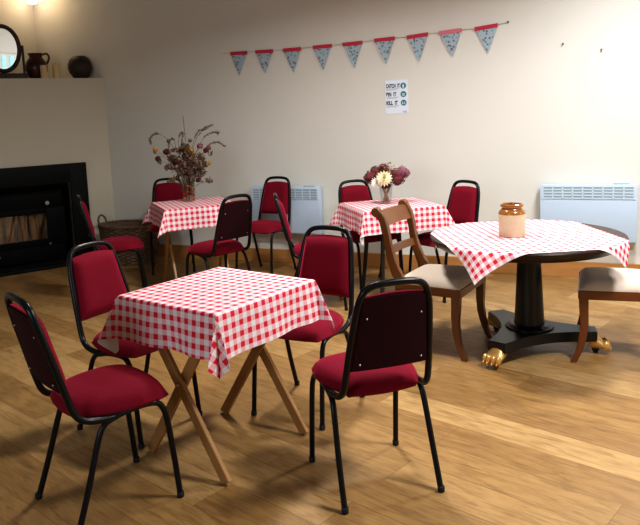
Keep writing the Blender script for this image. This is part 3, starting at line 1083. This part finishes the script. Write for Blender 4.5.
# three-armed platform with concave sides
fa = [radians(-135.3), radians(-17), radians(106.7)]
bm = BM()
poly = []
for k in range(3):
    a, b = fa[k], fa[(k + 1) % 3]
    if b < a:
        b += 2 * pi
    hw = .055
    e = Vector((cos(a), sin(a))); nrm = Vector((-sin(a), cos(a)))
    e2 = Vector((cos(b), sin(b))); n2 = Vector((-sin(b), cos(b)))
    p0 = e * .365 + nrm * hw
    p3 = e2 * .365 - n2 * hw
    mid = Vector((cos((a + b) / 2), sin((a + b) / 2))) * .125
    poly.append(e * .365 - nrm * hw)
    poly.append(p0)
    for q in range(1, 10):
        f = q / 10
        c1 = e * .14 + nrm * .07; c2 = e2 * .14 - n2 * .07
        B0 = p0 * (1 - f) ** 3 + c1 * 3 * f * (1 - f) ** 2 + c2 * 3 * f * f * (1 - f) + p3 * f ** 3
        poly.append(B0)
prism(bm, [(p.x, p.y) for p in poly], .078, .136)
bmesh.ops.bevel(bm, geom=[e for e in bm.edges if abs(e.verts[0].co.z - e.verts[1].co.z) < .001 and len(e.link_faces) == 2], offset=.006, segments=2, affect='EDGES')
obj('tripod_platform', bm, M_ebony, pt, ang=35)
def paw():
    b = BM()
    # ankle and pad: local x outward
    s = [(-.045, .034, .066), (-.01, .038, .062), (.02, .042, .05), (.05, .043, .036), (.066, .038, .028)]
    secs = []
    for x, hw, hz in s:
        secs.append([Vector((x, hw * cos(2 * pi * k / 14), .021 + max(-.5, 0) + (hz / 2 - .006) * sin(2 * pi * k / 14) + hz / 2 - .018)) for k in range(14)])
    ribbon_solid(b, secs)
    for i, yy in enumerate((-.033, -.012, .012, .033)):
        bmesh.ops.create_uvsphere(b, u_segments=12, v_segments=8, radius=.0145, matrix=Matrix.Translation((.068 - abs(yy) * .3, yy, .023)) @ Matrix.Diagonal((1.7, .85, 1.1, 1)))
        bmesh.ops.create_uvsphere(b, u_segments=8, v_segments=6, radius=.006, matrix=Matrix.Translation((.094 - abs(yy) * .3, yy, .013)) @ Matrix.Diagonal((1.3, .8, 1, 1)))
    return b
for a in fa:
    e = Vector((cos(a), sin(a), 0))
    b = paw()
    bmesh.ops.transform(b, matrix=Matrix.Translation(e * .362 + Vector((0, 0, .012))) @ Matrix.Rotation(a, 4, 'Z') @ Matrix.Diagonal((.85, 1.2, 1.7, 1)), verts=b.verts[:])
    o = obj('lion_paw_foot', b, M_gold, pt, ang=60, label='gilded lion paw foot')
    b = BM(); lathe(b, [(.008, .0), (.014, .003), (.014, .012), (.02, .016), (.02, .022)], 14, c=tuple(e * .36)); obj('caster', b, M_rubber, o)

# cloth on the round table (square, wider than the top at two corners)
def round_cloth(xl, xr, yf, yb, rot):
    bm = BM(); uvl = bm.loops.layers.uv.new('UVMap')
    N = 72
    V = {}
    zt = RZ + .0025
    cr, sr = cos(rot), sin(rot)
    for i in range(N + 1):
        for j in range(N + 1):
            u = xl + (xr - xl) * i / N
            v = yf + (yb - yf) * j / N
            x, y = u * cr - v * sr, u * sr + v * cr
            r = hypot(x, y)
            R = RT + .003
            if r <= R:
                p = Vector((x, y, zt))
            else:
                h = r - R
                th = atan2(y, x)
                lean = radians(16 + 7 * sin(th * 11 + 1.0))
                b = min(1, h / .012)
                rr = R + h * sin(lean) + .002 * b
                p = Vector((cos(th) * rr, sin(th) * rr, zt - h * cos(lean)))
            V[i, j] = (bm.verts.new(p), u, v)
    for i in range(N):
        for j in range(N):
            q = (V[i, j], V[i + 1, j], V[i + 1, j + 1], V[i, j + 1])
            f = bm.faces.new([a[0] for a in q])
            for l, a in zip(f.loops, q):
                l[uvl].uv = (a[1], a[2])
    return bm
cloth_obj(round_cloth(-.51, .44, -.51, .50, radians(4)), 'red gingham cloth laid flat on the round pedestal table with two hanging corners', RC + Vector((-.018, 0, 0)), 0)

# stoneware jar
jr = thing('stoneware_jar', 'cream stoneware jar with tan glazed neck on the round table', 'jar', (1.09, 3.90, RZ + .0035))
bm = BM(); lathe(bm, [(.0, 0), (.068, 0), (.073, .006), (.074, .04), (.074, .128), (.0735, .13)], 40, cap_bottom=False, cap_top=True)
obj('jar_body', bm, M_stone, jr)
bm = BM(); lathe(bm, [(.0742, .128), (.073, .138), (.064, .152), (.057, .158), (.056, .163), (.061, .167), (.064, .173), (.063, .181), (.058, .185), (.050, .183), (.048, .165), (.046, .135)], 40, cap_bottom=False, cap_top=True)
obj('glazed_neck', bm, M_glaze, jr, label='tan glazed neck and rim')

# ------------------------------------------------------------------ wooden dining chairs with sabre legs
def dining_chair(loc, rz, label, wood, top_w=1.0):
    t = thing('dining_chair', label, 'chair', loc, rz, 'brown wooden dining chairs at the round table')
    wf, wb, yf, yb = .225, .188, .20, -.20           # half widths and depths
    zs = .402
    # seat frame
    bm = BM()
    prism(bm, [(-wb - .012, yb), (wb + .012, yb), (wf, yf), (-wf, yf)], zs - .05, zs)
    bmesh.ops.bevel(bm, geom=bm.edges[:], offset=.004, segments=2, affect='EDGES')
    obj('seat_frame', bm, wood, t)
    # drop-in pad, domed
    bm = BM(); n = 14
    A = {}; B = {}
    for i in range(n + 1):
        for j in range(n + 1):
            u, v = -1 + 2 * i / n, -1 + 2 * j / n
            f = (v + 1) / 2
            hw = (wb + .008) * (1 - f) + (wf - .006) * f
            e = (1 - abs(u) ** 6) ** .5 * (1 - abs(v) ** 6) ** .5
            A[i, j] = bm.verts.new((u * hw, yb + .008 + (yf - yb - .014) * f, zs + .010 + .044 * e))
            B[i, j] = bm.verts.new((u * hw, yb + .008 + (yf - yb - .014) * f, zs - .002))
    for i in range(n):
        for j in range(n):
            bm.faces.new((A[i, j], A[i + 1, j], A[i + 1, j + 1], A[i, j + 1])); bm.faces.new((B[i, j], B[i, j + 1], B[i + 1, j + 1], B[i + 1, j]))
    edge = [(i, 0) for i in range(n)] + [(n, j) for j in range(n)] + [(i, n) for i in range(n, 0, -1)] + [(0, j) for j in range(n, 0, -1)]
    for k in range(len(edge)):
        a, b = edge[k], edge[(k + 1) % len(edge)]
        bm.faces.new((A[a], B[a], B[b], A[b]))
    obj('seat_pad', bm, M_pad, t, ang=60)
    # front sabre legs
    for s in (-1, 1):
        path = catmull([(s * (wf - .018), yf - .028, zs), (s * (wf - .016), yf - .030, .30), (s * (wf - .012), yf - .032, .20), (s * (wf - .006), yf - .014, .09), (s * (wf), yf + .022, 0.001)], 5)
        secs = []
        for k, p in enumerate(path):
            f = k / (len(path) - 1)
            w, d = .021 - .006 * f, .026 - .010 * f
            secs.append([Vector((p.x + a * w, p.y + b * d, p.z)) for a, b in ((-1, -1), (1, -1), (1, 1), (-1, 1))])
        bm = BM(); ribbon_solid(bm, secs)
        bmesh.ops.bevel(bm, geom=[e for e in bm.edges if abs(e.verts[0].co.z - e.verts[1].co.z) > .004], offset=.004, segments=2, affect='EDGES')
        obj('leg', bm, wood, t)
        path = catmull([(s * (wb - .004), yb + .012, zs), (s * (wb - .004), yb + .002, .28), (s * (wb), yb - .03, .14), (s * (wb + .006), yb - .085, 0.001)], 5)
        secs = []
        for k, p in enumerate(path):
            f = k / (len(path) - 1)
            w, d = .017 - .004 * f, .022 - .007 * f
            secs.append([Vector((p.x + a * w, p.y + b * d, p.z)) for a, b in ((-1, -1), (1, -1), (1, 1), (-1, 1))])
        bm = BM(); ribbon_solid(bm, secs); obj('leg', bm, wood, t)
        # back stile with scrolled top
        path = catmull([(s * (wb + .002), yb + .03, zs - .03), (s * (wb), yb + .012, .43), (s * (wb - .004), yb - .022, .50), (s * (wb - .008), yb - .052, .60), (s * (wb - .006), yb - .068, .70), (s * (wb - .003), yb - .088, .775), (s * (wb), yb - .122, .822)], 5)
        secs = []
        for k, p in enumerate(path):
            f = k / (len(path) - 1)
            w = .017
            d = .034 - .014 * min(1, f * 1.7) + .006 * max(0, f - .6)
            T = (path[min(k + 1, len(path) - 1)] - path[max(k - 1, 0)]).normalized()
            nn = Vector((0, T.z, -T.y))
            secs.append([p + Vector((-w, 0, 0)) - nn * d, p + Vector((w, 0, 0)) - nn * d, p + Vector((w, 0, 0)) + nn * d, p + Vector((-w, 0, 0)) + nn * d])
        bm = BM(); ribbon_solid(bm, secs)
        bmesh.ops.bevel(bm, geom=[e for e in bm.edges if abs((e.verts[0].co - e.verts[1].co).x) < .01], offset=.004, segments=2, affect='EDGES')
        # scroll roll at the top
        q = Vector((s * wb, yb - .124, .818))
        tt = BM(); lathe(tt, [(0, -.019), (.026, -.019), (.030, -.014), (.030, .014), (.026, .019), (0, .019)], 18, cap_bottom=False, cap_top=False)
        bmesh.ops.transform(tt, matrix=Matrix.Translation(q) @ Matrix.Rotation(radians(90), 4, 'Y'), verts=tt.verts[:])
        merge(bm, tt)
        obj('back_stile', bm, wood, t)
    # top rail (deep, curved) and cross rail
    def rail(nm, zc, h, yb0, lean, thick, bow):
        b = BM(); secs = []
        for k in range(13):
            u = -1 + 2 * k / 12
            x = u * (wb - .012)
            y = yb0 - bow * (1 - u * u)
            secs.append([Vector((x, y - thick + lean * h / 2, zc - h / 2)), Vector((x, y + thick + lean * h / 2, zc - h / 2)), Vector((x, y + thick - lean * h / 2, zc + h / 2)), Vector((x, y - thick - lean * h / 2, zc + h / 2))])
        ribbon_solid(b, secs)
        return obj(nm, b, wood, t)
    rail('top_rail', .775, .085, yb - .092, .5, .011, .022)
    rail('cross_rail', .585, .042, yb - .048, .25, .009, .018)
    return t
dc = dining_chair((.718, 4.092, 0), radians(-32 - 90), 'brown wooden dining chair with open rail back and beige seat beside the round table', M_walnut)
dc2 = dining_chair((1.655, 3.831, 0), radians(159 - 90), 'red brown sabre-leg chair at the round table, its back cut off by the frame', M_walnut_d)

# ------------------------------------------------------------------ wicker log basket
wb_ = thing('wicker_basket', 'large dark oval wicker basket with loop handles beside the fireplace', 'basket', (-1.910, 6.950, 0), radians(-23))
bm = BM()
seg = 72; rows = 22
RXB, RYB, HB = .330, .225, .37
rings = []
for j in range(rows + 1):
    f = j / rows
    k = .86 + .14 * f
    ring = []
    for i in range(seg):
        a = 2 * pi * i / seg
        w = .009 * (1 if (i // 2 + j) % 2 else -1)
        ring.append(bm.verts.new((cos(a) * (RXB * k + w), sin(a) * (RYB * k + w), .003 + HB * f)))
    rings.append(ring)
for j in range(rows):
    for i in range(seg):
        bm.faces.new((rings[j][i], rings[j][(i + 1) % seg], rings[j + 1][(i + 1) % seg], rings[j + 1][i]))
inner = []
for f in (1, .6, .12):
    inner.append([bm.verts.new((cos(2 * pi * i / seg) * (RXB * (.83 + .14 * f) - .02), sin(2 * pi * i / seg) * (RYB * (.83 + .14 * f) - .02), .003 + HB * f)) for i in range(seg)])
for A_, B_ in ((rings[-1], inner[0]), (inner[0], inner[1]), (inner[1], inner[2])):
    for i in range(seg):
        bm.faces.new((A_[i], A_[(i + 1) % seg], B_[(i + 1) % seg], B_[i]))
bm.faces.new(inner[2]); bm.faces.new(rings[0][::-1])
obj('basket_body', bm, M_wicker, wb_, ang=20)
bm = BM()
for q in range(3):
    pts = []
    for i in range(90):
        a = 2 * pi * i / 90
        ph_ = a * 14 + q * 2 * pi / 3
        pts.append((cos(a) * (RXB - .004 + .011 * cos(ph_)), sin(a) * (RYB - .004 + .011 * cos(ph_)), HB + .010 + .011 * sin(ph_)))
    tube(bm, pts, .0085, 6, closed=True)
obj('braided_rim', bm, M_wicker, wb_)
for s in (-1, 1):
    bm = BM()
    tube(bm, catmull([(s * (RXB - .01), -.055, HB - .03), (s * (RXB + .005), -.055, HB + .05), (s * (RXB + .012), -.03, HB + .088), (s * (RXB + .014), .0, HB + .098), (s * (RXB + .012), .03, HB + .088), (s * (RXB + .005), .055, HB + .05), (s * (RXB - .01), .055, HB - .03)], 5), .010, 8)
    obj('handle', bm, M_wicker, wb_)

# ------------------------------------------------------------------ flower arrangements
def leaf_quad(bm, p, d, n, L, w):
    d = d.normalized(); a = d.cross(n)
    if a.length < 1e-4:
        a = frame_of(d)[0]
    a = a.normalized() * w
    v = [bm.verts.new(p), bm.verts.new(p + d * L * .5 + a), bm.verts.new(p + d * L), bm.verts.new(p + d * L * .5 - a)]
    bm.faces.new(v)

def rdir(rnd):
    while True:
        v = Vector((rnd.uniform(-1, 1), rnd.uniform(-1, 1), rnd.uniform(-1, 1)))
        if .1 < v.length < 1:
            return v.normalized()

def petal_ball(bm, c, r, n, rnd, size=.4, squash=1.0):
    for _ in range(n):
        d = rdir(rnd)
        p = c + Vector((d.x, d.y, d.z * squash)) * r * rnd.uniform(.75, 1)
        t1 = frame_of(d)[0]
        q = Matrix.Rotation(rnd.uniform(0, 6.28), 3, d) @ t1
        for k in range(2):
            e = Matrix.Rotation(pi / 2 * k, 3, d) @ q
            L = r * size
            o = e.cross(d) * L * .5
            v = [bm.verts.new(p - e * L + d * L * .25), bm.verts.new(p + o), bm.verts.new(p + e * L + d * L * .25), bm.verts.new(p - o)]
            bm.faces.new(v)
    bmesh.ops.create_icosphere(bm, subdivisions=2, radius=r * .8, matrix=Matrix.Translation(c) @ Matrix.Diagonal((1, 1, squash, 1)))

# dried flowers on table 2
VB = Vector((-1.115, 6.00, .7055))
vz = thing('glass_vase', 'straight glass vase filled with red and yellow petals on the far table', 'vase', VB)
bm = BM(); lathe(bm, [(.0, 0), (.052, 0), (.056, .004), (.060, .165), (.057, .165), (.053, .008), (0, .008)], 32, cap_bottom=False, cap_top=False); obj('glass_wall', bm, M_glass, vz)
rnd = random.Random(3)
bms = [BM(), BM(), BM()]
for _ in range(230):
    a, r_, z = rnd.uniform(0, 6.28), .049 * sqrt(rnd.uniform(.3, 1)), rnd.uniform(.012, .14)
    b = bms[rnd.choice((0, 0, 1, 2, 2))]
    bmesh.ops.create_icosphere(b, subdivisions=1, radius=rnd.uniform(.005, .009), matrix=Matrix.Translation((cos(a) * r_, sin(a) * r_, z)))
for b, m, nm in zip(bms, (M_red, M_yell, M_plum), ('red_petal_filling', 'yellow_petal_filling', 'plum_petal_filling')):
    o = obj(nm, b, m, vz); o['kind'] = 'stuff'
df = thing('dried_flower_bunch', 'tall spray of dried brown flowers and grasses rising from the far vase', 'flowers', VB + Vector((0, 0, .03)))
rnd = random.Random(11)
stems = BM()
def stem_to(dst, bend=.06, r=.0022):
    a = Vector((dst[0] * .12, dst[1] * .2, .0)); d = Vector(dst)
    m = a.lerp(d, .55) + Vector((-d.x * .18, 0, bend))
    pts = catmull([a, m, d], 6)
    tube(stems, pts, r, 5, radii=[r * (1 - .5 * k / (len(pts) - 1)) for k in range(len(pts))])
    return pts
RV = Vector((.98, .2, 0))             # across the view at the vase
FV = Vector((-.2, .98, 0))
def at_(x, z, f=0):
    v = RV * x + FV * f
    return Vector((v.x, v.y, z))
# round burgundy heads (x offset, height above bunch base)
for x, z, r, m in ((-.165, .405, .027, M_burg), (-.235, .345, .026, M_burg), (-.085, .315, .030, M_burg), (.105, .235, .026, M_burg), (.085, .150, .020, M_burg), (-.045, .285, .028, M_dusky), (.165, .40, .022, M_burg), (.12, .44, .026, M_dusky), (.195, .42, .022, M_dusky), (.02, .26, .03, M_dusky)):
    p = at_(x, z, rnd.uniform(-.06, .06)); stem_to(p)
    b = BM(); petal_ball(b, p, r, 34, rnd, .45); obj('flower_head', b, m, df)
for x, z, r in ((-.255, .43, .016), (-.26, .405, .014), (.04, .41, .016), (.055, .385, .018), (.17, .275, .017), (.19, .29, .014), (.02, .42, .013)):
    p = at_(x, z, rnd.uniform(-.05, .03)); stem_to(p)
    b = BM(); petal_ball(b, p, r, 26, rnd, .6, 1.3); obj('ochre_flower_head', b, M_ochre, df)
# arching grass plumes
for pts_ in ([(-.02, .25), (-.13, .47), (-.20, .545), (-.26, .56), (-.30, .53), (-.305, .49)], [(-.02, .25), (-.08, .42), (-.10, .50), (-.135, .49), (-.15, .42)], [(-.01, .25), (-.06, .44), (-.05, .53), (-.02, .555), (-.03, .49)],
             [(.03, .25), (.09, .48), (.17, .58), (.24, .61)], [(.03, .25), (.11, .42), (.18, .52), (.26, .55), (.29, .545)], [(.03, .25), (.16, .38), (.22, .45), (.29, .46), (.345, .43)], [(.02, .25), (.07, .46), (.12, .56), (.20, .585)]):
    P = [at_(0, 0)] + [at_(x * .95, z) for x, z in pts_]
    c = catmull(P, 6)
    tube(stems, c, .0018, 5)
    b = BM()
    n0 = len(c) // 2 + 2
    for k in range(n0, len(c)):
        d = (c[k] - c[k - 1]).normalized()
        for _ in range(7):
            q = (d * 1.2 + rdir(rnd) * .8)
            leaf_quad(b, c[k], q, rdir(rnd), rnd.uniform(.018, .034), .0022)
    obj('grass_plume', b, M_plume, df)
c = catmull([at_(0, 0), at_(.01, .3), at_(-.005, .70)], 6); tube(stems, c, .0022, 5)
b = BM()
for k in range(95):
    x = rnd.gauss(.01, .085); z = rnd.uniform(.12, .40) - abs(x) * .25
    p = at_(x, z + .05, rnd.uniform(-.08, .08))
    if k % 2 == 0:
        stem_to(p, .03, .0016)
    for _ in range(12):
        leaf_quad(b, p + rdir(rnd) * .014, (rdir(rnd) + Vector((0, 0, .5)) + p.normalized() * .4), rdir(rnd), rnd.uniform(.024, .045), .008)
obj('dried_foliage', b, M_dryleaf, df, False)['kind'] = 'stuff'
for k in range(14):
    x = rnd.gauss(0, .10); z = rnd.uniform(.28, .5)
    p = at_(x, z, rnd.uniform(-.06, .06))
    b = BM(); petal_ball(b, p, .017, 16, rnd, .6); obj('seed_head', b, M_dryleaf, df)
obj('stems', stems, M_dry, df)

# hydrangeas on table 3
HB_ = Vector((.519, 5.290, .7055))
hv = thing('glass_tumbler_vase', 'small clear glass tumbler vase on the hydrangea table', 'vase', HB_)
bm = BM(); lathe(bm, [(.0, 0), (.036, 0), (.039, .003), (.052, .135), (.049, .135), (.036, .010), (0, .010)], 32, cap_bottom=False, cap_top=False); obj('glass_wall', bm, M_glass, hv)
hf = thing('hydrangea_bunch', 'bunch of cream, plum and mauve blooms in the small tumbler vase', 'flowers', HB_ + Vector((0, 0, .012)))
stems = BM()
rnd = random.Random(5)
RV = Vector((.995, -.1, 0)); FV = Vector((.1, .995, 0))
for k in range(16):
    a = rnd.uniform(0, 6.28)
    p = Vector((cos(a) * .026, sin(a) * .026, .0)); q = Vector((cos(a + 2.6) * .035, sin(a + 2.6) * .035, .13))
    tube(stems, catmull([p, p.lerp(q, .5) + rdir(rnd) * .006, q, q * 1.6 + Vector((0, 0, .02))], 3), .0042, 6)
for x, z, f, r, m, n, s in ((-.115, .195, .0, .046, M_plum, 70, .42), (-.075, .235, .03, .038, M_plum, 60, .42), (-.012, .255, .04, .036, M_plum, 60, .42), (.075, .205, .01, .046, M_plum, 70, .42), (.105, .185, -.02, .042, M_plum, 70, .42), (.125, .232, .0, .036, M_mauve, 60, .42), (.150, .215, .02, .034, M_mauve, 60, .42), (.088, .165, -.04, .032, M_plum, 60, .42), (-.005, .140, -.035, .034, M_burg, 60, .42), (.015, .138, -.03, .026, M_burg, 40, .42)):
    p = RV * x + FV * f + Vector((0, 0, z))
    b = BM(); petal_ball(b, p, r * 1.12, n, rnd, .30); obj('hydrangea_head', b, m, hf)
# big cream bloom and white bloom: layered petals
for x, z, f, r, m in ((-.010, .185, -.065, .068, M_cream), (-.066, .155, -.05, .050, M_whitep)):
    c = RV * x + FV * f + Vector((0, 0, z)); ax = (FV * -1 + Vector((0, 0, .5))).normalized()
    b = BM()
    a0, b0 = frame_of(ax)
    for ring_ in range(6):
        n = 16 - ring_ * 2
        for k in range(n):
            th = 2 * pi * (k + ring_ * .5) / n
            d = (a0 * cos(th) + b0 * sin(th)) * (1 - ring_ * .16) + ax * (.15 + ring_ * .22)
            leaf_quad(b, c + ax * ring_ * .003, d, ax, r * (1 - .06 * ring_), r * .2)
    bmesh.ops.create_icosphere(b, subdivisions=2, radius=r * .6, matrix=Matrix.Translation(c))
    obj('cream_bloom' if m is M_cream else 'white_bloom', b, m, hf, False)
b = BM()
for k in range(60):
    x = rnd.gauss(-.01, .075); p = RV * x + FV * rnd.uniform(-.03, .07) + Vector((0, 0, rnd.uniform(.16, .29) - abs(x) * .2))
    tube(stems, [RV * x * .2 + Vector((0, 0, .12)), p], .0014, 4)
    for _ in range(5):
        leaf_quad(b, p + rdir(rnd) * .01, rdir(rnd) + Vector((0, 0, .6)), rdir(rnd), rnd.uniform(.012, .026), .005)
obj('dried_foliage', b, M_beigeleaf, hf, False)['kind'] = 'stuff'
obj('stems', stems, M_pstem, hf)

# ------------------------------------------------------------------ lights
def area(name, loc, size, power, col, target=None, spread=None, sy=None):
    l = bpy.data.lights.new(name, 'AREA')
    l.energy = power
    l.color = col
    l.size = size
    if sy:
        l.shape = 'RECTANGLE'; l.size_y = sy
    if spread:
        l.spread = spread
    o = bpy.data.objects.new(name, l)
    COL.objects.link(o)
    o.location = loc
    if target is not None:
        d = Vector(target) - Vector(loc)
        o.rotation_euler = d.to_track_quat('-Z', 'Y').to_euler()
    return o
WARM = (1.0, 0.90, 0.76)
COOL = (0.90, 0.95, 1.0)
area('ceiling_lamp_right', (2.1, 4.2, 2.88), .35, 48, (.97, .985, 1.0), spread=radians(154))
area('ceiling_lamp_middle', (-.1, 4.2, 2.88), .30, 50, (1.0, .98, .95), spread=radians(154))
area('ceiling_lamp_near', (1.9, 2.1, 2.88), .5, 84, (.98, .98, 1.0), spread=radians(154))
area('daylight_right', (4.4, 2.6, 1.7), 1.2, 18, COOL, (0, 4.0, .6))
area('daylight_left', (-2.4, -.6, 1.7), 1.2, 36, (.80, .90, 1.0), (-.4, 3.0, .4))
pl = bpy.data.lights.new('wall_light_bulb', 'POINT'); pl.energy = 3.0; pl.color = (1.0, .72, .42); pl.shadow_soft_size = .08
plo = bpy.data.objects.new('wall_light_bulb', pl); COL.objects.link(plo); plo.location = wp(-2.98, .26, 2.76)

w = bpy.data.worlds.new('world'); scene.world = w
w.use_nodes = True
bg = w.node_tree.nodes['Background']
bg.inputs[0].default_value = (.45, .80, .85, 1)
bg.inputs[1].default_value = 1.5

scene.view_settings.view_transform = 'Standard'
scene.view_settings.look = 'Medium High Contrast'
scene.view_settings.exposure = 0.05
